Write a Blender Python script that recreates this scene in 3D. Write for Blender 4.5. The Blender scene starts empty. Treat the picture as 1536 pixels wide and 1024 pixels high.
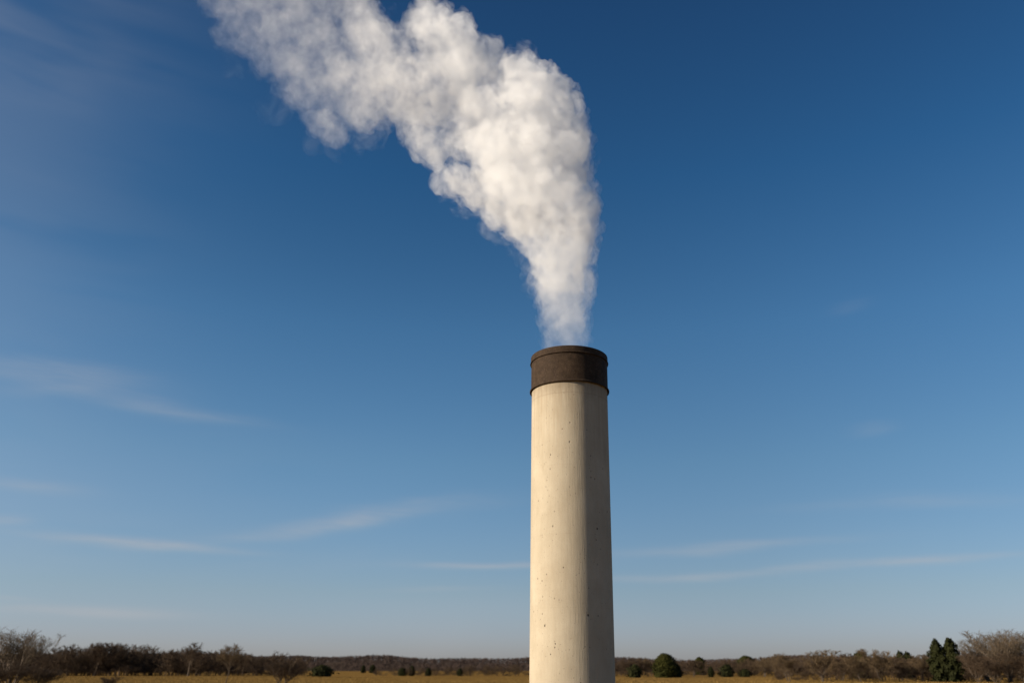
import bpy, math, random
import numpy as np
from mathutils import Vector, Matrix

# ------------------------------------------------------------------ camera, world, sun, exposure
SC = bpy.context.scene
COL = SC.collection
F_PX = 1239.0; CX, CY = 823.0, 512.0
PITCH = math.atan2(491.0, F_PX)
EYE = 1.7
SUN_AZ = math.radians(249.0)      # clockwise from +Y: to the left and a little behind the camera
SUN_EL = math.radians(20.0)

cam_d = bpy.data.cameras.new("camera"); cam = bpy.data.objects.new("camera", cam_d); COL.objects.link(cam)
cam.location = (0, 0, EYE); cam.rotation_euler = (math.pi/2 + PITCH, 0, 0)
cam_d.sensor_width = 36.0; cam_d.lens = 36.0*F_PX/1536.0
cam_d.shift_x = -(CX-768.0)/1536.0
cam_d.clip_start = 0.1; cam_d.clip_end = 20000
cam_d.dof.use_dof = True; cam_d.dof.focus_distance = 30.5; cam_d.dof.aperture_fstop = 0.42
SC.camera = cam

SC.render.engine = 'CYCLES'
cy = SC.cycles
cy.use_denoising = True
cy.max_bounces = 14; cy.volume_bounces = 12; cy.diffuse_bounces = 3; cy.transparent_max_bounces = 16
cy.volume_max_steps = 512; cy.use_adaptive_sampling = True; cy.adaptive_threshold = 0.015
SC.view_settings.view_transform = 'Standard'; SC.view_settings.look = 'None'
SC.view_settings.exposure = 0.68; SC.view_settings.gamma = 1.0; SC.view_settings.use_curve_mapping = False

def px_dir(px, py):
    cp, sp = math.cos(PITCH), math.sin(PITCH)
    a = (px-CX)/F_PX; b = (CY-py)/F_PX
    return Vector((a, cp - b*sp, sp + b*cp))
def pt(px, py, Y):
    d = px_dir(px, py); t = Y/d.y
    return Vector((d.x*t, Y, EYE + d.z*t))

class NT:
    """small helper for writing node trees"""
    def __init__(s, tree): s.t = tree; s.n = tree.nodes; s.l = tree.links
    def node(s, typ, **kw):
        n = s.n.new(typ)
        for k, v in kw.items(): setattr(n, k, v)
        return n
    def put(s, sock, v):
        if isinstance(v, bpy.types.NodeSocket): s.l.new(v, sock)
        elif v is not None: sock.default_value = v
    def m(s, op, a, b=None, c=None, clamp=False):
        n = s.node('ShaderNodeMath', operation=op, use_clamp=clamp)
        s.put(n.inputs[0], a)
        if b is not None: s.put(n.inputs[1], b)
        if c is not None: s.put(n.inputs[2], c)
        return n.outputs[0]
    def maprange(s, v, a, b, c, d, smooth=False):
        n = s.node('ShaderNodeMapRange'); n.clamp = True
        if smooth: n.interpolation_type = 'SMOOTHSTEP'
        s.put(n.inputs['Value'], v)
        for k, x in zip(('From Min','From Max','To Min','To Max'), (a, b, c, d)): s.put(n.inputs[k], x)
        return n.outputs['Result']
    def noise(s, vec, scale, detail=4, rough=0.5, dist=0.0):
        n = s.node('ShaderNodeTexNoise'); s.put(n.inputs['Vector'], vec)
        n.inputs['Scale'].default_value = scale; n.inputs['Detail'].default_value = detail
        n.inputs['Roughness'].default_value = rough; n.inputs['Distortion'].default_value = dist
        return n.outputs['Fac']
    def ramp(s, v, stops, interp='LINEAR'):
        n = s.node('ShaderNodeValToRGB'); s.put(n.inputs[0], v); cr = n.color_ramp; cr.interpolation = interp
        while len(cr.elements) < len(stops): cr.elements.new(0.5)
        for e, (p, c) in zip(cr.elements, stops):
            e.position = p; e.color = tuple(c) + (1,) if len(c) == 3 else c
        return n.outputs[0]
    def mix(s, f, a, b, mode='MIX'):
        n = s.node('ShaderNodeMix', data_type='RGBA', blend_type=mode)
        s.put(n.inputs[0], f); s.put(n.inputs[6], a); s.put(n.inputs[7], b)
        return n.outputs[2]
    def mapping(s, vec, scale=(1,1,1), loc=(0,0,0), rot=(0,0,0)):
        n = s.node('ShaderNodeMapping'); s.put(n.inputs[0], vec)
        n.inputs['Scale'].default_value = scale; n.inputs['Location'].default_value = loc; n.inputs['Rotation'].default_value = rot
        return n.outputs[0]

# ---- world: Nishita sky with thin cirrus
world = bpy.data.worlds.new("World"); SC.world = world; world.use_nodes = True
w = NT(world.node_tree); w.n.clear()
sky = w.node('ShaderNodeTexSky', sky_type='NISHITA'); sky.sun_disc = False
sky.sun_elevation = SUN_EL; sky.sun_rotation = SUN_AZ
sky.air_density = 1.0; sky.dust_density = 0.6; sky.ozone_density = 2.0; sky.altitude = 100
geo = w.node('ShaderNodeTexCoord').outputs['Generated']
sep = w.node('ShaderNodeSeparateXYZ'); w.put(sep.inputs[0], geo)
X, Y, Z = sep.outputs
hyp = w.m('SQRT', w.m('ADD', w.m('MULTIPLY', X, X), w.m('MULTIPLY', Y, Y)))
AZ = w.m('MULTIPLY', w.m('ARCTAN2', X, Y), 180/math.pi)
EL = w.m('MULTIPLY', w.m('ARCTAN2', Z, hyp), 180/math.pi)
comb = w.node('ShaderNodeCombineXYZ'); w.put(comb.inputs[0], AZ); w.put(comb.inputs[1], EL)
ae = comb.outputs[0]
fine = w.noise(w.mapping(ae, (0.16, 1.3, 1), rot=(0, 0, math.radians(4))), 1.0, 6, 0.6, 0.6)
broad = w.noise(w.mapping(ae, (0.05, 0.22, 1), loc=(3, 1, 0)), 1.0, 3, 0.5, 0.3)
def azel(px, py):
    d = px_dir(px, py).normalized()
    return math.degrees(math.atan2(d.x, d.y)), math.degrees(math.asin(d.z))
def wisp(x0, y0, x1, y1, thick, strength, bend=0.0):
    a0, e0 = azel(x0, y0); a1, e1 = azel(x1, y1)
    am, em = (a0+a1)/2, (e0+e1)/2; L = math.hypot(a1-a0, e1-e0)/2; th = math.atan2(e1-e0, a1-a0)
    da = w.m('SUBTRACT', AZ, am); de = w.m('SUBTRACT', EL, em)
    u = w.m('DIVIDE', w.m('ADD', w.m('MULTIPLY', da, math.cos(th)), w.m('MULTIPLY', de, math.sin(th))), L)
    warp = w.m('MULTIPLY', w.m('SUBTRACT', broad, 0.5), thick*5)
    v0 = w.m('ADD', w.m('SUBTRACT', w.m('MULTIPLY', de, math.cos(th)), w.m('MULTIPLY', da, math.sin(th))), warp)
    v = w.m('DIVIDE', w.m('ADD', v0, w.m('MULTIPLY', w.m('MULTIPLY', u, u), bend)), thick)
    r2 = w.m('ADD', w.m('MULTIPLY', u, u), w.m('MULTIPLY', v, v))
    g = w.m('POWER', math.e, w.m('MULTIPLY', r2, -1.6))
    return w.m('MULTIPLY', g, strength)
cl = None
for a in [(-90, 540, 240, 582, .8, .19), (120, 585, 400, 636, .6, .19), (-60, 590, 200, 575, .5, .08), (30, 797, 390, 829, .38, .46), (300, 806, 730, 758, .6, .36),
          (600, 848, 880, 842, .26, .40), (900, 828, 1290, 810, .4, .30), (880, 866, 1280, 852, .28, .38), (1200, 852, 1600, 832, .3, .36),
          (-60, 912, 300, 918, .35, .44), (-60, 775, 60, 775, .4, .2), (1240, 468, 1310, 452, .5, .06), (1270, 645, 1350, 640, .5, .10),
          (1150, 760, 1600, 740, .5, .12), (-80, 700, 150, 730, .5, .16), (-250, 20, 330, 100, 5.5, .03), (560, 884, 760, 880, .25, .12),
          (-60, 893, 60, 899, .15, .2)]:
    g = wisp(*a); cl = g if cl is None else w.m('ADD', cl, g)
streak = w.maprange(fine, 0.28, 0.70, 0.45, 1.25)
cl = w.m('MULTIPLY', cl, streak, clamp=True)
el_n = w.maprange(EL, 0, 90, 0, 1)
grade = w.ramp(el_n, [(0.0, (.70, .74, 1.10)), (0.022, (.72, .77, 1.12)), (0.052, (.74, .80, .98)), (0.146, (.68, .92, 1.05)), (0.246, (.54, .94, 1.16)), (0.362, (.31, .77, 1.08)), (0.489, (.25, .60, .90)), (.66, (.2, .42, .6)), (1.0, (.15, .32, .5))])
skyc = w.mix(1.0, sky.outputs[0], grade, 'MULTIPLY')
gain = w.m('MULTIPLY_ADD', w.m('MULTIPLY', w.maprange(EL, 8, 30, .27, 0, True), w.maprange(AZ, -16, 16, 1, 0, True)), 1.0, 1.0)
gc = w.node('ShaderNodeCombineXYZ')
for k in range(3): w.put(gc.inputs[k], gain)
skyc = w.mix(1.0, skyc, gc.outputs[0], 'MULTIPLY')
for a in [(-500, 60, 300, 120, 9, .10), (-500, 420, 260, 440, 12, .10), (-500, 640, 500, 740, 6, .06), (-400, 950, 1300, 960, 3.5, .09)]: cl = w.m('ADD', cl, wisp(*a))
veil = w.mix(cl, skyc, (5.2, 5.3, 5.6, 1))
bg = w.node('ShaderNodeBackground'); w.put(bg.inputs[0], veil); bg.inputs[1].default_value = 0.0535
wo = w.node('ShaderNodeOutputWorld'); w.l.new(bg.outputs[0], wo.inputs[0])

# ---- the one sun
sun_d = bpy.data.lights.new("sun", 'SUN'); sun_d.energy = 4.9; sun_d.angle = math.radians(0.5); sun_d.color = (1.0, 0.87, 0.70)
sun = bpy.data.objects.new("sun", sun_d); COL.objects.link(sun)
sd = Vector((math.sin(SUN_AZ)*math.cos(SUN_EL), math.cos(SUN_AZ)*math.cos(SUN_EL), math.sin(SUN_EL)))
sun.rotation_euler = sd.to_track_quat('Z', 'Y').to_euler(); sun.location = sd*100

# ------------------------------------------------------------------ helpers
def tag(o, label=None, cat=None, group=None, kind=None):
    if label: o['label'] = label
    if cat: o['category'] = cat
    if group: o['group'] = group
    if kind: o['kind'] = kind
    return o
def link(name, me, parent=None, mat=None):
    o = bpy.data.objects.new(name, me); COL.objects.link(o)
    if parent is not None: o.parent = parent
    if mat is not None: me.materials.append(mat)
    return o
def empty(name, loc):
    o = bpy.data.objects.new(name, None); COL.objects.link(o); o.location = loc; o.empty_display_size = 0.5
    return o
def np_mesh(name, V, Fc, k):
    """mesh from an (n,3) array and an (m,k) face array"""
    me = bpy.data.meshes.new(name); V = np.asarray(V, np.float32); Fc = np.asarray(Fc, np.int32)
    me.vertices.add(len(V)); me.vertices.foreach_set('co', V.ravel())
    me.loops.add(Fc.size); me.loops.foreach_set('vertex_index', Fc.ravel())
    me.polygons.add(len(Fc)); me.polygons.foreach_set('loop_start', np.arange(0, Fc.size, k, dtype=np.int32))
    me.update(calc_edges=True); me.validate()
    return me
def mat(name):
    m = bpy.data.materials.new(name); m.use_nodes = True
    t = NT(m.node_tree); b = m.node_tree.nodes['Principled BSDF']
    return m, t, b
def lathe(name, prof, seg=160, mat_=None, parent=None, closed=False):
    """prof: list of (r, z); swept round z"""
    a = np.linspace(0, 2*np.pi, seg, endpoint=False); P = np.array(prof); n = len(P)
    V = np.stack([np.outer(P[:, 0], np.cos(a)), np.outer(P[:, 0], np.sin(a)), np.repeat(P[:, 1:2], seg, 1)], -1).reshape(-1, 3)
    F = []
    for i in range(n if closed else n-1):
        j = (i+1) % n
        for s in range(seg):
            q = (s+1) % seg
            F.append((i*seg+s, i*seg+q, j*seg+q, j*seg+s))
    me = np_mesh(name, V, F, 4)
    me.polygons.foreach_set('use_smooth', np.ones(len(me.polygons), bool))
    try: me.set_sharp_from_angle(angle=math.radians(28))
    except Exception: pass
    return link(name, me, parent, mat_)

# ------------------------------------------------------------------ ground and hills
m_field, t, b = mat("dry_grass_field")
co = t.node('ShaderNodeTexCoord').outputs['Object']
n1 = t.noise(co, 0.02, 4, .55); n2 = t.noise(t.mapping(co, (0.006, 0.09, 1)), 1.0, 4, .6); n3 = t.noise(co, 1.6, 5, .7)
c = t.ramp(n2, [(0.3, (.15, .083, .022)), (0.5, (.225, .127, .035)), (0.7, (.30, .176, .052))])
c = t.mix(t.maprange(n1, .35, .7, 0, .5), c, (.13, .085, .032, 1))
c = t.mix(t.maprange(n3, .35, .7, .0, .5), c, (.08, .05, .02, 1))
t.put(b.inputs['Base Color'], c); b.inputs['Roughness'].default_value = 0.95; b.inputs['Specular IOR Level'].default_value = 0.0
bp = t.node('ShaderNodeBump'); bp.inputs['Strength'].default_value = 0.6; bp.inputs['Distance'].default_value = 0.2
t.put(bp.inputs['Height'], n3); t.l.new(bp.outputs[0], b.inputs['Normal'])
rng = np.random.default_rng(5)
ys = np.concatenate([np.linspace(-400, 600, 60), np.linspace(640, 9000, 50)]); xs = np.concatenate([np.linspace(-9000, -900, 20), np.linspace(-800, 800, 60), np.linspace(900, 9000, 20)])
gx, gy = np.meshgrid(xs, ys)
def ground_z(x, y):
    r = np.hypot(x, y-30)
    return 0.10*np.sin(x*.031+1)*np.sin(y*.023)*np.clip((r-20)/60, 0, 1)
V = np.stack([gx, gy, ground_z(gx, gy)], -1).reshape(-1, 3); nx, ny = len(xs), len(ys)
ii = np.arange(nx*ny).reshape(ny, nx)
Fq = np.stack([ii[:-1, :-1], ii[:-1, 1:], ii[1:, 1:], ii[1:, :-1]], -1).reshape(-1, 4)
g = link("ground", np_mesh("ground", V, Fq, 4), None, m_field)
g.data.polygons.foreach_set('use_smooth', np.ones(len(g.data.polygons), bool))
tag(g, "golden dry grass field running to the wooded horizon", kind='structure', cat='field')

m_hill, t, b = mat("hazed_hill_soil")
co = t.node('ShaderNodeTexCoord').outputs['Object']
t.put(b.inputs['Base Color'], t.ramp(t.noise(co, .03, 6, .65), [(.35, (.035, .026, .02)), (.6, (.07, .05, .038)), (.75, (.10, .075, .055))]))  # soil tone with distance haze painted in, there is no haze volume
b.inputs['Roughness'].default_value = 1; b.inputs['Specular IOR Level'].default_value = 0
def ridge_profile(px):
    P = np.array([(-200, 985), (0, 982), (200, 984), (330, 981), (400, 983), (440, 985), (500, 986), (560, 988), (620, 986), (680, 989), (740, 987), (795, 988), (860, 989), (922, 990), (1000, 990), (1100, 987), (1250, 988), (1400, 986), (1536, 984), (1700, 982)], float)
    return np.interp(px, P[:, 0], P[:, 1])
HY = 1250.0
hx = np.linspace(-1300, 1300, 320); hy = np.linspace(820, 2400, 60)
GX, GY = np.meshgrid(hx, hy)
def hill_z(X_, Y_):
    px = CX + X_/(HY*1.0)*F_PX*math.cos(PITCH)
    top = (1003-ridge_profile(px))/F_PX*HY*math.cos(PITCH)*1.0 + EYE - 5.0
    top = top + 1.2*np.sin(X_*.021)+.8*np.sin(X_*.053+2)
    s = np.clip((Y_-850)/(HY-850), 0, 1); s = s*s*(3-2*s)
    back = np.clip((Y_-HY)/1100, 0, 1)
    return -1 + (top+1)*s*(1-.6*back) + 1.2*np.sin(X_*.017+Y_*.011)*s
V = np.stack([GX, GY, hill_z(GX, GY)], -1).reshape(-1, 3); nx, ny = len(hx), len(hy)
ii = np.arange(nx*ny).reshape(ny, nx)
Fq = np.stack([ii[:-1, :-1], ii[:-1, 1:], ii[1:, 1:], ii[1:, :-1]], -1).reshape(-1, 4)
h = link("hills", np_mesh("hills", V, Fq, 4), None, m_hill)
h.data.polygons.foreach_set('use_smooth', np.ones(len(h.data.polygons), bool))
tag(h, "low wooded hills along the horizon", kind='structure')

# ------------------------------------------------------------------ materials for vegetation
def bark(name, c0, c1):
    m, t, b = mat(name); co = t.node('ShaderNodeTexCoord').outputs['Object']
    t.put(b.inputs['Base Color'], t.ramp(t.noise(co, 1.3, 4, .6), [(.3, c0), (.7, c1)]))
    b.inputs['Roughness'].default_value = .9; b.inputs['Specular IOR Level'].default_value = .15
    return m
M_BROWN = bark("brown_twigs", (.042, .027, .017), (.092, .062, .038))
M_TAN = bark("tan_twigs", (.075, .051, .028), (.15, .104, .058))
M_GREY = bark("grey_brown_twigs", (.075, .055, .036), (.15, .112, .074))
M_TRUNK = bark("dark_bark", (.05, .038, .028), (.12, .09, .065))
M_FAR = bark("hazed_far_twigs", (.036, .025, .021), (.070, .047, .038))  # purple-brown: the mild air fade of distance is mixed into this colour
M_GREEN = bark("dark_evergreen_needles", (.009, .011, .003), (.026, .027, .006))
M_OLIVE = bark("olive_evergreen_needles", (.014, .016, .002), (.042, .040, .006))
M_STRAW = bark("dry_straw", (.15, .088, .024), (.29, .18, .053))

def segs_mesh(S):
    """S: (n, 8) p0 p1 r0 r1 -> verts, quads of three-sided tapered twigs"""
    S = np.asarray(S, float); p0, p1, r0, r1 = S[:, :3], S[:, 3:6], S[:, 6:7], S[:, 7:8]
    d = p1-p0; d /= np.linalg.norm(d, axis=1, keepdims=True)+1e-9
    ref = np.where(np.abs(d[:, 2:3]) > .9, [[1., 0, 0]], [[0, 0, 1.]])
    a = np.cross(d, ref); a /= np.linalg.norm(a, axis=1, keepdims=True)+1e-9; bb = np.cross(d, a)
    V = np.zeros((len(S), 6, 3))
    for k in range(3):
        o = a*math.cos(k*2.094)+bb*math.sin(k*2.094)
        V[:, k] = p0+o*r0; V[:, 3+k] = p1+o*r1
    base = (np.arange(len(S))*6)[:, None, None]
    q = np.array([[0, 1, 4, 3], [1, 2, 5, 4], [2, 0, 3, 5]])[None]
    return V.reshape(-1, 3), (base+q).reshape(-1, 4)

def grow(seed, H=8.0, stems=1, trunk_frac=.25, limb_ang=38, limbs=9, subs=6, twigs=5, tips=3, twig_r=.014, up=.35, stem_lean=0.12, r0=.13):
    """a leafless broadleaf tree, unit = metres; returns (trunk segments, crown segments)"""
    R = random.Random(seed); T, C = [], []
    def rv(s): return Vector((R.gauss(0, s), R.gauss(0, s), R.gauss(0, s)))
    def side(d, ang, az):
        a = d.cross(Vector((0, 0, 1)));
        if a.length < 1e-3: a = Vector((1, 0, 0))
        a.normalize(); b2 = d.cross(a).normalized(); o = a*math.cos(az)+b2*math.sin(az)
        return (d*math.cos(ang)+o*math.sin(ang)).normalized()
    def path(p, d, L, ra, rb, n, out, jit, upw):
        pts = [p.copy()]
        for i in range(n):
            d = (d + rv(jit) + Vector((0, 0, upw/n))).normalized()
            q = pts[-1] + d*(L/n)
            f0, f1 = i/n, (i+1)/n
            out.append((*pts[-1], *q, ra+(rb-ra)*f0, ra+(rb-ra)*f1)); pts.append(q)
        return pts, d
    for s in range(stems):
        az = R.uniform(0, 6.28)
        d0 = Vector((math.cos(az)*stem_lean*(stems > 1 and 2.2 or .5), math.sin(az)*stem_lean*(stems > 1 and 2.2 or .5), 1)).normalized()
        hh = H*R.uniform(.78, .92) if stems > 1 else H*.86
        tp, _ = path(Vector((R.gauss(0, .06)*min(stems, 3), R.gauss(0, .06)*min(stems, 3), -.1)), d0, hh, r0*(H/8), .02, 9, T, .05, .1)
        for i in range(limbs):
            f = trunk_frac + (1-trunk_frac)*((i+R.random())/limbs)*.97
            k = min(int(f*9), 8); p = tp[k].lerp(tp[k+1], f*9-k)
            L = H*(.46-.30*f)*R.uniform(.8, 1.2)
            d1 = side(Vector((0, 0, 1)), math.radians(limb_ang*R.uniform(.7, 1.35)), i*2.4+R.uniform(-.5, .5))
            rr = .05*(H/8)*(1.15-f*.7)
            lp, _ = path(p, d1, L, rr, .012, 5, T, .05, up)
            for j in range(subs):
                f2 = .2+.8*(j+R.random())/subs; k2 = min(int(f2*5), 4); p2 = lp[k2].lerp(lp[k2+1], min(1, f2*5-k2))
                dd = (lp[k2+1]-lp[k2]).normalized()
                bp_, _ = path(p2, side(dd, math.radians(R.uniform(22, 50)), R.uniform(0, 6.28)), L*R.uniform(.3, .5), twig_r*1.5, twig_r*.8, 3, C, .07, up*.6)
                for q in range(twigs):
                    f3 = R.uniform(.2, 1); k3 = min(int(f3*3), 2); p3 = bp_[k3].lerp(bp_[k3+1], f3*3-k3)
                    d3 = side((bp_[k3+1]-bp_[k3]).normalized(), math.radians(R.uniform(20, 55)), R.uniform(0, 6.28))
                    tpz, _ = path(p3, d3, L*R.uniform(.16, .32), twig_r, twig_r*.5, 2, C, .08, up*.5)
                    for z in range(tips):
                        p4 = tpz[R.choice((1, 2))]
                        path(p4, side(d3, math.radians(R.uniform(15, 60)), R.uniform(0, 6.28)), L*R.uniform(.08, .18), twig_r*.7, twig_r*.35, 1, C, .1, .1)
    return T, C
def norm_tree(T, C):
    """to unit height; returns arrays and the crown's half-width"""
    T, C = np.array(T), np.array(C); top = max(T[:, 5].max(), C[:, 5].max())
    T, C = T/top, C/top
    hw = np.quantile(np.abs(np.concatenate([C[:, 3], C[:, 4]])), .97)
    return T, C, hw

PROTO = {}
def proto(key, seed, m_crown, m_trunk=M_TRUNK, **kw):
    T, C = grow(seed, **kw); T, C, hw = norm_tree(T, C)
    V, F = segs_mesh(T); mt = np_mesh("trunk", V, F, 4); mt.materials.append(m_trunk)
    V, F = segs_mesh(C); mc = np_mesh("crown", V, F, 4); mc.materials.append(m_crown)
    PROTO[key] = dict(trunk=mt, crown=mc, hw=hw)
# fan crowned solitary tree, small round crown on a pole, many-stemmed shrubs, hedgerow trees
proto('fan', 36, M_GREY, stems=15, trunk_frac=.3, limb_ang=24, limbs=6, subs=5, twigs=4, tips=3, up=.3, r0=.06, twig_r=.010, stem_lean=.17)
proto('fan_b', 12, M_GREY, stems=3, trunk_frac=.15, limb_ang=34, limbs=11, subs=6, twigs=5, tips=3, up=.95, r0=.10, twig_r=.012)
proto('fan_c', 13, M_GREY, stems=4, trunk_frac=.12, limb_ang=30, limbs=9, subs=6, twigs=5, tips=3, up=1.0, r0=.10, twig_r=.012)
proto('pole', 14, M_TAN, stems=1, trunk_frac=.45, limb_ang=50, limbs=18, subs=8, twigs=7, tips=4, up=.35, r0=.08, twig_r=.014)
proto('shrub', 15, M_BROWN, stems=6, trunk_frac=.1, limb_ang=34, limbs=7, subs=6, twigs=5, tips=3, up=.5, r0=.06, twig_r=.022, stem_lean=.2)
proto('round_a', 16, M_TAN, stems=2, trunk_frac=.18, limb_ang=50, limbs=13, subs=7, twigs=6, tips=4, up=.3, r0=.12, twig_r=.024)
proto('round_b', 17, M_TAN, stems=3, trunk_frac=.15, limb_ang=44, limbs=10, subs=7, twigs=6, tips=3, up=.35, r0=.10, twig_r=.024)
proto('round_c', 18, M_BROWN, stems=2, trunk_frac=.2, limb_ang=46, limbs=13, subs=7, twigs=6, tips=4, up=.3, r0=.12, twig_r=.024)
proto('tall', 19, M_BROWN, stems=1, trunk_frac=.3, limb_ang=34, limbs=15, subs=6, twigs=5, tips=4, up=.4, r0=.12, twig_r=.022)

def leaf_cloud(seed, prof, n, size, bump=.18):
    """unit-height evergreen crown: small faces through the volume, lobed outline. prof: [(z, r)]"""
    R = np.random.default_rng(seed); P = np.array(prof)
    z = R.uniform(P[0, 0], P[-1, 0], n*3); r = np.interp(z, P[:, 0], P[:, 1])
    keep = R.random(n*3) < r/P[:, 1].max(); z, r = z[keep][:n], r[keep][:n]; n = len(z)
    th = R.uniform(0, 2*np.pi, n)
    lob = 1+bump*np.sin(3*th+z*9+seed)+bump*.8*np.sin(5*th-z*23+seed*2)+bump*.6*np.sin(z*40+2*th)
    rr = r*lob*np.sqrt(R.uniform(.12, 1, n))
    c = np.stack([rr*np.cos(th), rr*np.sin(th), z+R.normal(0, .012, n)], -1)
    out = np.stack([np.cos(th), np.sin(th), np.full(n, .4)], -1)+R.normal(0, .5, (n, 3))
    out /= np.linalg.norm(out, axis=1, keepdims=True)
    u = np.cross(out, R.normal(0, 1, (n, 3))); u /= np.linalg.norm(u, axis=1, keepdims=True); v = np.cross(out, u)
    s = (size*R.uniform(.5, 1.4, n))[:, None]
    V = np.stack([c-u*s, c+u*s*.7-v*s*.6, c+v*s*1.1+out*s*.4], 1).reshape(-1, 3)
    return V, np.arange(3*n).reshape(-1, 3)
def proto_green(key, seed, m_crown, prof, n, size, bump=.18):
    V, F = leaf_cloud(seed, prof, n, size, bump); mc = np_mesh("crown", V, F, 3); mc.materials.append(m_crown)
    V, F = segs_mesh([(0, 0, -.02, 0, 0, .3, .03, .025), (0, 0, .3, 0.01, 0, .75, .025, .008)]); mt = np_mesh("trunk", V, F, 4); mt.materials.append(M_TRUNK)
    PROTO[key] = dict(trunk=mt, crown=mc, hw=max(p[1] for p in prof)*1.02)
proto_green('cedar', 21, M_GREEN, [(.03, .17), (.25, .24), (.5, .22), (.72, .19), (.88, .12), (1, .03)], 5200, .034, .30)
proto_green('cedar_b', 22, M_GREEN, [(.03, .2), (.3, .25), (.6, .22), (.82, .17), (.93, .11), (1, .04)], 5200, .034, .30)
proto_green('dome', 23, M_OLIVE, [(.01, .40), (.2, .46), (.5, .46), (.72, .39), (.88, .27), (.96, .16), (1, .04)], 9000, .028, .07)
proto_green('bush', 24, M_GREEN, [(.02, .45), (.25, .6), (.5, .58), (.8, .42), (.93, .25), (1, .08)], 2600, .07, .36)

def plant(kind, name, px, d, top, hw_px, label, cat, group, base=None, rz=None):
    """px: where it stands in the photograph's columns, d: metres away, top: the row of its tip, hw_px: half its width"""
    P = PROTO[kind]; loc = pt(px, 1003, d); loc.z = float(ground_z(loc.x, loc.y))
    H = pt(px, top, d).z - loc.z; W = hw_px/F_PX*d/math.cos(PITCH)*1.0*math.cos(PITCH)
    r = empty(name, loc)
    for k in ('trunk', 'crown'):
        link(k, P[k], r)
    sxy = W/P['hw']; r.scale = (sxy, sxy, H); r.rotation_euler.z = rz if rz is not None else (px*1.7) % 6.28
    tag(r, label, cat, group)
    return r

# ------------------------------------------------------------------ the trees one can tell apart
GB = "leafless trees standing out before the woods"
GE = "small evergreens along the far edge of the field"
GR = "leafless trees along the field edge to the right of the chimney"
plant('fan', "bare_tree", 22, 88, 937, 43, "tall leafless tree with a fan of fine grey branches left of the dark thicket", 'tree', GB)
plant('pole', "bare_tree", 340, 80, 963, 21, "small leafless tree with a pale round crown on a thin trunk before the dark thicket", 'tree', GB)
plant('shrub', "bare_shrub", 428, 80, 974, 34, "many-stemmed brown leafless shrub where the thicket meets the open field", 'shrub', GB)
plant('tall', "bare_tree", 282, 225, 961, 16, "slender leafless tree poking above the thicket left of the pale round crown", 'tree', GB)
plant('tall', "bare_tree", 142, 240, 961, 24, "leafless tree whose twiggy tip tops the highest hump of the dark thicket", 'tree', GB)
plant('shrub', "bare_shrub", 168, 84, 1011, 14, "low wispy leafless sapling alone in the golden grass before the dark thicket", 'shrub', None)
plant('shrub', "bare_shrub", 60, 86, 996, 36, "low brown leafless shrub at the foot of the fan-crowned tree", 'shrub', None)
plant('shrub', "bare_shrub", 2, 84, 990, 34, "brown leafless shrub cut off by the left edge, under the fan-crowned tree", 'shrub', None)
plant('bush', "evergreen_bush", 483, 215, 997, 14, "rounded dark green bush alone at the field edge between shrub and chimney", 'bush', GE)
for px, top, hw, d, lab in [
    (545, 997, 3, 420, "tiny dark evergreen, first to the right of the rounded green bush"),
    (559, 996, 4, 420, "small evergreen pair partner before the hills, second right of the rounded green bush"),
    (604, 1001, 5.6, 240, "squat dark evergreen in the pale scrub left of the chimney"),
    (618, 998, 4, 240, "narrow upright dark evergreen beside the squat one left of the chimney"),
    (643, 1001, 4, 240, "short dark evergreen alone midway between the green bush and the chimney"),
    (690, 1002, 4, 240, "small evergreen, closest to the chimney on its left side"),
    (952, 996, 9, 205, "small dark evergreen between the chimney and the big rounded evergreen"),
    (1016, 996, 6, 205, "little dark evergreen tucked against the right side of the big rounded one"),
    (1066, 999, 4, 215, "slim dark evergreen midway between the two larger evergreens"),
    (1090, 996, 8.5, 215, "stout dark evergreen column right of the slim one"),
    (1117, 1003, 8, 215, "low spreading dark evergreen at the foot of the woods right of the stout one")]:
    plant('bush' if hw > 5.5 else 'cedar_b', "evergreen_tree", px, d, top, hw, lab, 'evergreen', GE)
plant('dome', "rounded_evergreen", 998, 205, 979.5, 18, "large dome-shaped olive green evergreen right of the chimney", 'evergreen', GE)
plant('cedar', "cedar_tree", 1409, 128, 959, 11.5, "dark cedar of the pair, the one farther from the big bare trees", 'cedar', "pair of cedars")
plant('cedar_b', "cedar_tree", 1430, 127, 957, 11, "dark cedar of the pair, the one touching the big bare trees", 'cedar', "pair of cedars")
for px, top, hw, d, k, lab in [
    (1050, 985, 10, 290, 'dome', "distant dark evergreen crown peeping over the brown woods near the rounded one"),
    (1120, 983, 16, 290, 'dome', "wide low dark evergreen crown showing over the brown woods"),
    (1292, 977, 14, 175, 'dome', "green crown half hidden behind the tan bare trees"),
    (1353, 977, 8, 175, 'bush', "small dark evergreen tip over the woods left of the cedar pair"),
    (1364, 978, 8, 175, 'bush', "second small evergreen tip over the woods, nearer the cedar pair")]:
    plant(k, "distant_evergreen", px, d, top, hw, lab, 'evergreen', "evergreen crowns showing over the woods")
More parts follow.
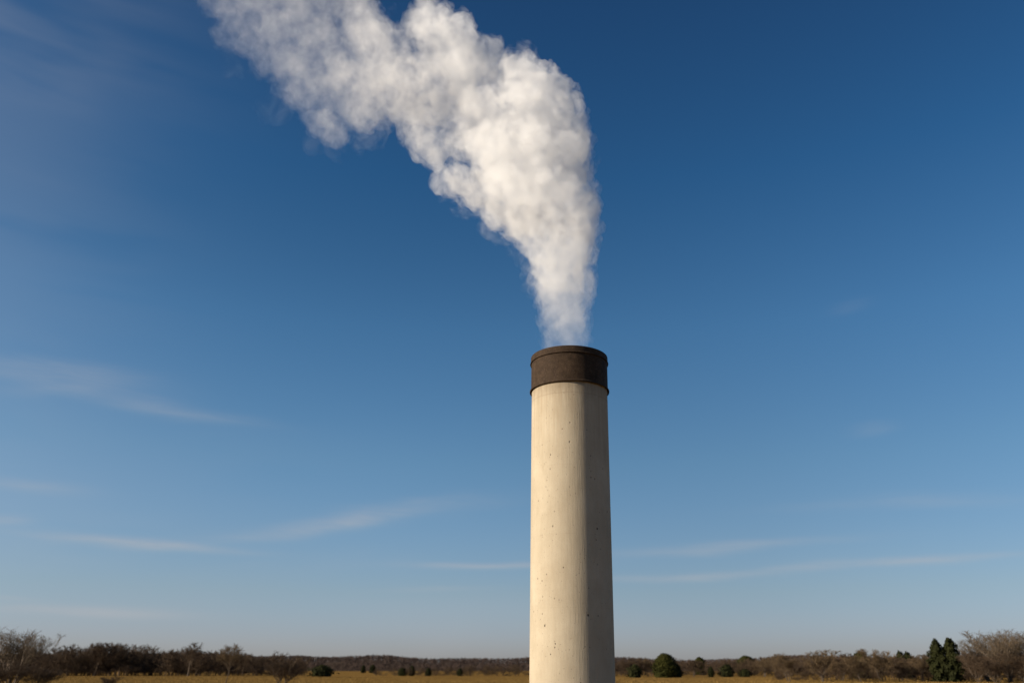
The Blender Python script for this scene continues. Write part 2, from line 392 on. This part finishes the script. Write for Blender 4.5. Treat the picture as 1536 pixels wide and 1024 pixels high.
for px, top, hw, d, k, lab in [
    (1182, 977, 26, 132, 'round_a', "pale tan round-crowned bare tree, first of the near row right of the evergreens"),
    (1232, 972, 24, 130, 'round_b', "tan bare tree with a ragged pointed top, second of the near row"),
    (1262, 977, 20, 140, 'round_c', "darker brown bare tree behind the second and third of the near row"),
    (1290, 980, 20, 128, 'round_a', "low tan bare tree with light trunk before the half-hidden green crown"),
    (1322, 971, 26, 131, 'round_b', "tallest tan bare tree midway between the evergreens and the cedar pair"),
    (1352, 983, 20, 136, 'round_c', "brown bare tree under the small evergreen tips"),
    (1382, 980, 20, 133, 'round_b', "bushy bare tree just left of the cedar pair"),
    (1478, 944, 34, 130, 'fan_b', "tall fan-branched bare tree right behind the cedar pair"),
    (1508, 941, 40, 124, 'fan_c', "tallest spreading bare tree in the clump at the right end"),
    (1540, 942, 42, 127, 'fan', "spreading bare tree cut by the right edge of the view"),
    (1466, 974, 20, 122, 'shrub', "brown leafless thicket shrub at the foot of the cedar pair"),
    (1490, 976, 30, 118, 'shrub', "brown leafless shrub under the tallest spreading tree"),
    (1530, 978, 30, 118, 'shrub', "brown leafless shrub in the lower right corner"),
    (945, 985, 17, 225, 'round_c', "brown bare tree beside the chimney's shaded side"),
    (972, 984, 15, 228, 'round_a', "tan bare tree just left of the big rounded evergreen"),
    (1040, 988, 16, 224, 'round_c', "brown bare tree right of the big rounded evergreen"),
    (1146, 984, 16, 222, 'round_b', "tan bare tree left of the near row, behind the low evergreen"),
    ]:
    plant(k, "bare_shrub" if k == 'shrub' else "bare_tree", px, d, top, hw, lab, 'shrub' if k == 'shrub' else 'tree', GR)

# ------------------------------------------------------------------ the woods that read as one mass
def mass(name, label, profile, d0, d1, n, mat_, seed, width=(.55, .9), seg_kw=None, base_brush=True):
    R = np.random.default_rng(seed); kw = dict(stems=1, trunk_frac=.15, limb_ang=44, limbs=11, subs=5, twigs=5, tips=2, twig_r=.035, up=.3); kw.update(seg_kw or {})
    P0 = []
    for s in range(4):
        T, C = grow(seed*10+s, **kw); T, C, hw = norm_tree(T, C); V, F = segs_mesh(np.concatenate([T, C])); P0.append((V, F, hw))
    pr = np.array(profile, float); Vs, Fs, off = [], [], 0
    for i in range(n):
        px = R.uniform(pr[0, 0], pr[-1, 0]); d = R.uniform(d0, d1)
        top = np.interp(px, pr[:, 0], pr[:, 1]); loc = pt(px, 1003, d)
        H = (pt(px, top, d).z)*((R.uniform(.72, 1.0), R.uniform(.28, .5), R.uniform(.14, .26))[i % 4 % 3 if i % 4 < 3 else 0])
        V, F, hw = P0[R.integers(4)]; W = H*R.uniform(*width)/2/hw*(1, 2.4, 4.5)[i % 4 if i % 4 < 3 else 0]; a = R.uniform(0, 6.28)
        x = V[:, 0]*math.cos(a)-V[:, 1]*math.sin(a); y = V[:, 0]*math.sin(a)+V[:, 1]*math.cos(a)
        Vs.append(np.stack([x*W+loc.x, y*W+loc.y, V[:, 2]*H+float(ground_z(loc.x, loc.y))], -1)); Fs.append(F+off); off += len(V)
    o = link(name, np_mesh(name, np.concatenate(Vs), np.concatenate(Fs), 4), None, mat_)
    return tag(o, label, 'thicket', None, 'stuff')
mass("thicket", "dark brown leafless thicket massed along the left of the field",
     [(-140, 969), (0, 969), (60, 969), (100, 964), (140, 960), (200, 963), (250, 970), (290, 970), (340, 975), (400, 980), (460, 989)], 238, 285, 430, M_BROWN, 31)
mass("thicket", "low tawny scrub line between the hills and the field, left of the chimney",
     [(560, 1001), (620, 998), (700, 996), (795, 994), (930, 992)], 236, 262, 190, M_BROWN, 32)
mass("thicket", "brown leafless woods behind the evergreens right of the chimney",
     [(900, 989), (925, 985), (960, 987), (1000, 984), (1050, 986), (1100, 985), (1170, 983), (1300, 982), (1560, 975)], 232, 290, 330, M_BROWN, 33)
mass("thicket", "dense brown thicket filling behind the cedar pair and the near row of bare trees",
     [(1165, 990), (1210, 986), (1260, 984), (1320, 982), (1400, 984), (1445, 972), (1620, 968)], 134, 160, 190, M_BROWN, 34)
# wooded cover of the hills
R = np.random.default_rng(77)
n = 11000
X_ = R.uniform(-1150, 1150, n); Y_ = np.where(R.random(n) < .35, R.normal(HY, 18, n), R.uniform(870, HY+30, n)); Z_ = hill_z(X_, Y_)
k = 26
hh = R.uniform(4.5, 6.5, n); cc = np.repeat(np.stack([X_, Y_, Z_], -1), k, 0); hr = np.repeat(hh, k)
th = R.uniform(0, 6.28, n*k); rad = np.sqrt(R.random(n*k))*hr*.42; zz = R.uniform(.0, 1, n*k)
rad *= np.sqrt(np.clip(1-(zz*1.0-.35)**2/.5, .02, 1))
c = cc+np.stack([rad*np.cos(th), rad*np.sin(th), zz*hr], -1)
s = R.uniform(.5, 1.3, n*k)[:, None]; a_ = R.normal(0, 1, (n*k, 3)); a_[:, 2] = np.abs(a_[:, 2])+1; a_ /= np.linalg.norm(a_, axis=1, keepdims=True)
b_ = np.cross(a_, R.normal(0, 1, (n*k, 3))); b_ /= np.linalg.norm(b_, axis=1, keepdims=True)
V = np.stack([c-b_*s*.35, c+b_*s*.35, c+a_*s*1.6], 1).reshape(-1, 3)
tag(link("woodland", np_mesh("woodland", V, np.arange(len(V)).reshape(-1, 3), 3), None, M_FAR), "far-off leafless woodland covering the low hills", 'woodland', None, 'stuff')

# dry grass standing in the field
n = 60000
d = 26+ (R.random(n)**1.2)*190; ang = R.uniform(-.72, .68, n)
X_ = d*np.tan(ang); Y_ = d
s = R.uniform(.07, .18, n)*np.clip(80/d, .35, 1); rz = R.uniform(0, 6.28, n); wv = .012*np.clip(d/30, 1, 6)
VV = []
for q in range(2):
    x = X_+R.normal(0, .06, n); y = Y_+R.normal(0, .06, n); ca, sa = np.cos(rz+q)*wv, np.sin(rz+q)*wv
    z = ground_z(x, y)
    VV.append(np.stack([np.stack([x-ca, y-sa, z-.01], -1), np.stack([x+ca, y+sa, z-.01], -1), np.stack([x+R.normal(0, .08, n), y+R.normal(0, .08, n), z+s], -1)], 1).reshape(-1, 3))
V = np.concatenate(VV)
tag(link("dry_grass", np_mesh("dry_grass", V, np.arange(len(V)).reshape(-1, 3), 3), None, M_STRAW), "dry straw-coloured grass standing across the field", 'grass', None, 'stuff')

# ------------------------------------------------------------------ the chimney
m_con, t, b = mat("weathered_concrete")
co = t.node('ShaderNodeTexCoord').outputs['Object']; sp = t.node('ShaderNodeSeparateXYZ'); t.put(sp.inputs[0], co); Zc = sp.outputs[2]
base = t.ramp(t.noise(co, .7, 6, .6), [(.3, (.365, .308, .224)), (.7, (.45, .387, .29))])
base = t.mix(t.maprange(t.noise(t.mapping(co, (1.6, 1.6, .5), loc=(2, 5, 1)), 1.0, 5, .65), .48, .72, 0, .4), base, (.30, .245, .17, 1))
speck = t.noise(co, 38, 3, .7); base = t.mix(t.maprange(speck, .42, .3, 0, .5), base, (.26, .20, .13, 1))
grain = t.noise(co, 110, 2, .6); base = t.mix(t.maprange(grain, .35, .65, .16, 0), base, (.2, .155, .10, 1))
strk = t.noise(t.mapping(co, (9, 9, .35)), 1.0, 5, .65)
topf = t.maprange(Zc, 8.2, 11.5, 0, 1)
base = t.mix(t.m('MULTIPLY', t.maprange(strk, .40, .68, 0, .75), t.m('ADD', t.m('MULTIPLY', topf, .75), .13)), base, (.27, .205, .13, 1))
ring = t.maprange(t.m('ABSOLUTE', t.m('SUBTRACT', Zc, t.m('ADD', 11.02, t.m('MULTIPLY', t.noise(co, 3, 3), .05)))), .0, .03, .35, 0)
base = t.mix(ring, base, (.2, .15, .10, 1))
soot = t.m('MULTIPLY', t.maprange(Zc, 10.7, 11.5, 0, .55, True), t.maprange(t.noise(t.mapping(co, (5, 5, 1.2)), 1.0, 4), .3, .65, .4, 1))
base = t.mix(soot, base, (.15, .11, .07, 1))
def pits(scale, rad, thr, jit=1.0):
    v = t.node('ShaderNodeTexVoronoi'); v.feature = 'F1'; t.put(v.inputs['Vector'], t.mapping(t.mix(.02, co, co), (1, 1, .7))); v.inputs['Scale'].default_value = scale
    near = t.maprange(v.outputs['Distance'], rad*.5, rad, 1, 0, True)
    sc = t.node('ShaderNodeSeparateColor'); t.put(sc.inputs[0], v.outputs['Color'])
    return t.m('MULTIPLY', near, t.m('GREATER_THAN', sc.outputs[0], thr))
pit = t.m('MAXIMUM', t.m('MAXIMUM', pits(3.4, .12, .72), pits(7, .16, .80)), pits(17, .2, .84))
pit = t.m('MULTIPLY', pit, t.maprange(t.noise(co, .9, 2), .42, .56, .15, 1))
base = t.mix(t.m('MULTIPLY', pit, .9), base, (.05, .038, .025, 1))
# casting joints of the formwork, one every 2.4 m, hair-thin
jt = t.m('ABSOLUTE', t.m('SUBTRACT', t.m('MODULO', Zc, 2.4), 1.2)); joint = t.maprange(jt, .0, .012, 1, 0)
base = t.mix(t.m('MULTIPLY', joint, .12), base, (.2, .155, .10, 1))
t.put(b.inputs['Base Color'], base); b.inputs['Roughness'].default_value = .92; b.inputs['Specular IOR Level'].default_value = .12
hgt = t.m('SUBTRACT', t.m('ADD', t.m('MULTIPLY', speck, .5), t.m('MULTIPLY', t.noise(t.mapping(co, (22, 22, 1.5)), 1.0, 3), .5)), t.m('MULTIPLY', pit, 3))
bp = t.node('ShaderNodeBump'); bp.inputs['Strength'].default_value = .55; bp.inputs['Distance'].default_value = .02
t.put(bp.inputs['Height'], hgt); t.l.new(bp.outputs[0], b.inputs['Normal'])

m_cap, t, b = mat("rusty_dark_steel")
co = t.node('ShaderNodeTexCoord').outputs['Object']
cn = t.noise(co, 5, 6, .65)
base = t.ramp(cn, [(.3, (.020, .012, .007)), (.55, (.038, .024, .014)), (.75, (.062, .039, .024))])
st = t.noise(t.mapping(co, (7, 7, .5)), 1.0, 4, .6); base = t.mix(t.maprange(st, .45, .7, 0, .6), base, (.035, .022, .015, 1))
sp2 = t.noise(co, 32, 3, .7); base = t.mix(t.maprange(sp2, .60, .68, 0, .7), base, (.15, .105, .07, 1)); base = t.mix(t.maprange(sp2, .36, .30, 0, .8), base, (.018, .012, .009, 1))
t.put(b.inputs['Base Color'], base); b.inputs['Roughness'].default_value = .8; b.inputs['Specular IOR Level'].default_value = .12
bp = t.node('ShaderNodeBump'); bp.inputs['Strength'].default_value = .5; bp.inputs['Distance'].default_value = .02
t.put(bp.inputs['Height'], t.m('ADD', sp2, cn)); t.l.new(bp.outputs[0], b.inputs['Normal'])
m_soot, t, b = mat("sooty_lining")
t.put(b.inputs['Base Color'], t.ramp(t.noise(t.node('ShaderNodeTexCoord').outputs['Object'], 3, 5), [(.3, (.015, .013, .012)), (.7, (.04, .034, .03))])); b.inputs['Roughness'].default_value = 1

CHX, CHY = 0.795, 30.0
ch = empty("chimney", (CHX, CHY, 0)); tag(ch, "tall round concrete smokestack with a rusty dark steel cap, breathing white smoke", 'chimney')
ZT, ZB = 12.86, 11.49
RS = 1.437
lathe("shaft", [(RS+.006, -.3), (RS+.004, 4), (RS, ZB-.05), (RS, ZB+.6), (1.25, ZB+.6), (1.25, -.3)], 192, m_con, ch)
rc = 1.462
# skirt: flared bottom lip, plain drum, proud upper band, rolled rim, inner face
lathe("cap", [(RS+.003, ZB+.02), (rc+.030, ZB-.01), (rc+.040, ZB-.03), (rc+.052, ZB-.02), (rc+.054, ZB+.015), (rc+.046, ZB+.035), (rc+.004, ZB+.07), (rc, ZB+.09),
              (rc, ZT-.275), (rc+.006, ZT-.272), (rc+.042, ZT-.268), (rc+.046, ZT-.25), (rc+.024, ZT-.222), (rc+.018, ZT-.012), (rc+.008, ZT-.002), (rc-.02, ZT), (rc-.045, ZT-.005), (rc-.05, ZT-.02), (rc-.05, ZB+.62), (RS+.003, ZB+.62)], 224, m_cap, ch, True)
lathe("flue_lining", [(1.20, ZT-.12), (1.245, ZT-.12), (1.245, .2), (1.20, .2)], 128, m_soot, ch, True)

# ------------------------------------------------------------------ the smoke
FWD = Vector((0, math.cos(PITCH), math.sin(PITCH)))
puffs = [(642,222,26),(684,190,30),(626,205,24),(700,152,34),(672,212,22),(692,122,36),(730,112,32),(640,184,28),(655,238,17),(668,165,22),(600,170,26),(320,6,24),(335,50,22),(849,524,36),(848,505,37),(848,482,40),(846,458,43),(843,432,47),(842,406,47),(838,380,52),
 (862,352,37),(872,362,27),(850,320,46),(862,292,34),(862,262,26),(846,240,42),(854,210,34),(836,182,40),(836,152,32),(830,130,24),(812,152,40),
 (803,350,32),(776,334,34),(748,326,24),(800,300,50),(758,290,42),(716,284,33),(682,270,30),(660,274,20),(742,240,46),(794,240,50),(704,222,34),(655,228,26),
 (726,176,40),(772,182,48),(782,132,38),(764,108,28),(802,124,26),
 (622,192,27),(642,138,44),(600,130,44),(690,88,42),(720,78,30),(742,72,17),(652,62,42),(624,34,24),(692,40,24),
 (562,140,40),(540,178,26),(506,200,28),(484,184,28),(520,130,46),(560,82,50),(604,66,28),(545,34,38),(522,4,36),
 (470,140,40),(442,118,36),(482,82,46),(432,62,42),(402,88,30),(380,60,30),(362,32,32),(345,14,26),(402,14,42),(462,14,46),
 (352,-30,40),(422,-46,56),(480,-40,42),(300,-80,50),(380,-110,56),(250,-140,50),(640,8,18)]
IC_V, IC_F = None, None
import bmesh
bm = bmesh.new(); bmesh.ops.create_icosphere(bm, subdivisions=2, radius=1.0)
IC_V = np.array([v.co[:] for v in bm.verts]); IC_F = np.array([[v.index for v in f.verts] for f in bm.faces]); bm.free()
ORIG = Vector((CHX, CHY, ZT))
def puff_mesh(name, shrink, lo, seed, n2, n3, halo=0.0, extra=()):
    Rr = np.random.default_rng(seed); S = []
    for (px, py, r) in puffs+list(extra):
        P_ = pt(px, py, CHY); c0 = P_ - ORIG; rm = r*(P_-Vector((0, 0, EYE))).dot(FWD)/F_PX*shrink
        thick = 1 if r < 36 else 3
        for q in range(thick):
            dy = 0 if thick == 1 else (-.75, 0, .75)[q]*rm
            c = np.array(c0) + np.array([Rr.normal(0, .08)*rm, dy+Rr.normal(0, .1)*rm, Rr.normal(0, .08)*rm]); rr = rm*(1 if dy == 0 else .86)
            S.append((*c, rr))
            for i in range(n2):
                v = Rr.normal(0, 1, 3); v /= np.linalg.norm(v); r2 = rr*Rr.uniform(.22, .42)
                c2 = c+v*(rr*Rr.uniform(.86, 1.0)-r2*.35+halo*rr); S.append((*c2, r2))
                for j in range(n3):
                    v3 = Rr.normal(0, 1, 3)+v*.8; v3 /= np.linalg.norm(v3); r3 = r2*Rr.uniform(.28, .5)
                    S.append((*(c2+v3*(r2*.95)), r3))
    S = np.array(S); S[:, 3] = np.maximum(S[:, 3], .05)
    S[:, 2] = np.maximum(S[:, 2], -1.0)
    low = S[:, 2] < .6                                     # inside the mouth keep clear of the steel
    rad = np.hypot(S[:, 0], S[:, 1]) + S[:, 3]
    k = np.where(low & (rad > 1.15), (1.15-S[:, 3])/np.maximum(np.hypot(S[:, 0], S[:, 1]), 1e-3), 1.0); k = np.clip(k, 0, 1)
    S[:, 0] *= k; S[:, 1] *= k
    V = (IC_V[None]*S[:, None, 3:4] + S[:, None, :3]).reshape(-1, 3)
    F = (IC_F[None]+(np.arange(len(S))*len(IC_V))[:, None, None]).reshape(-1, 3)
    return np_mesh(name, V, F, 3)

def smoke_mat(name, dens, lo, hi, sc, step):
    m = bpy.data.materials.new(name); m.use_nodes = True; t = NT(m.node_tree); t.n.clear()
    co = t.node('ShaderNodeTexCoord').outputs['Object']; s = t.node('ShaderNodeSeparateXYZ'); t.put(s.inputs[0], co)
    nz = t.noise(t.mapping(co, (1, 1, .8), rot=(.3, .5, 0)), sc, 6, .66, .5)
    d_ = t.maprange(nz, lo, hi, 0, 1, True)
    fx = t.maprange(s.outputs[0], -12.0, -1.0, .10, 1, True)
    fz = t.m('MULTIPLY_ADD', t.m('POWER', t.maprange(s.outputs[2], -.2, 6.5, 0, 1), 1.6), .90, .10)
    d_ = t.m('MULTIPLY', t.m('MULTIPLY', d_, dens), t.m('MULTIPLY', fx, fz))
    v = t.node('ShaderNodeVolumePrincipled'); v.inputs['Color'].default_value = (.985, .985, .985, 1); v.inputs['Anisotropy'].default_value = .2
    v.inputs['Absorption Color'].default_value = (0, 0, 0, 1)
    t.put(v.inputs['Density'], d_)
    o = t.node('ShaderNodeOutputMaterial'); t.l.new(v.outputs[0], o.inputs['Volume'])
    m.cycles.volume_sampling = 'MULTIPLE_IMPORTANCE'
    m.cycles.volume_step_rate = step
    return m
sm = link("smoke", puff_mesh("smoke", .95, 0, 41, 26, 6), None, smoke_mat("thin_white_smoke", 1.2, .42, .66, 1.9, .08))
core = link("dense_core", puff_mesh("dense_core", .80, 0, 42, 14, 3), sm, smoke_mat("dense_white_smoke", 1.05, .36, .66, 1.0, .10))
fuzz = link("thin_veil", puff_mesh("thin_veil", 1.06, 0, 43, 12, 3, .06, [(350,88,24),(556,210,24),(415,160,28),(740,340,22),(700,306,20),(338,100,16),(515,222,24),(772,368,16),(470,215,20)]), sm, smoke_mat("smoke_wisps", .70, .48, .72, .9, .08))
sm.location = ORIG
for o in (sm, core, fuzz):
    rm = o.modifiers.new("join", 'REMESH'); rm.mode = 'VOXEL'; rm.voxel_size = 0.07
tag(sm, "billowing white smoke rising from the chimney mouth and drifting up to the left", 'smoke', None, 'stuff')
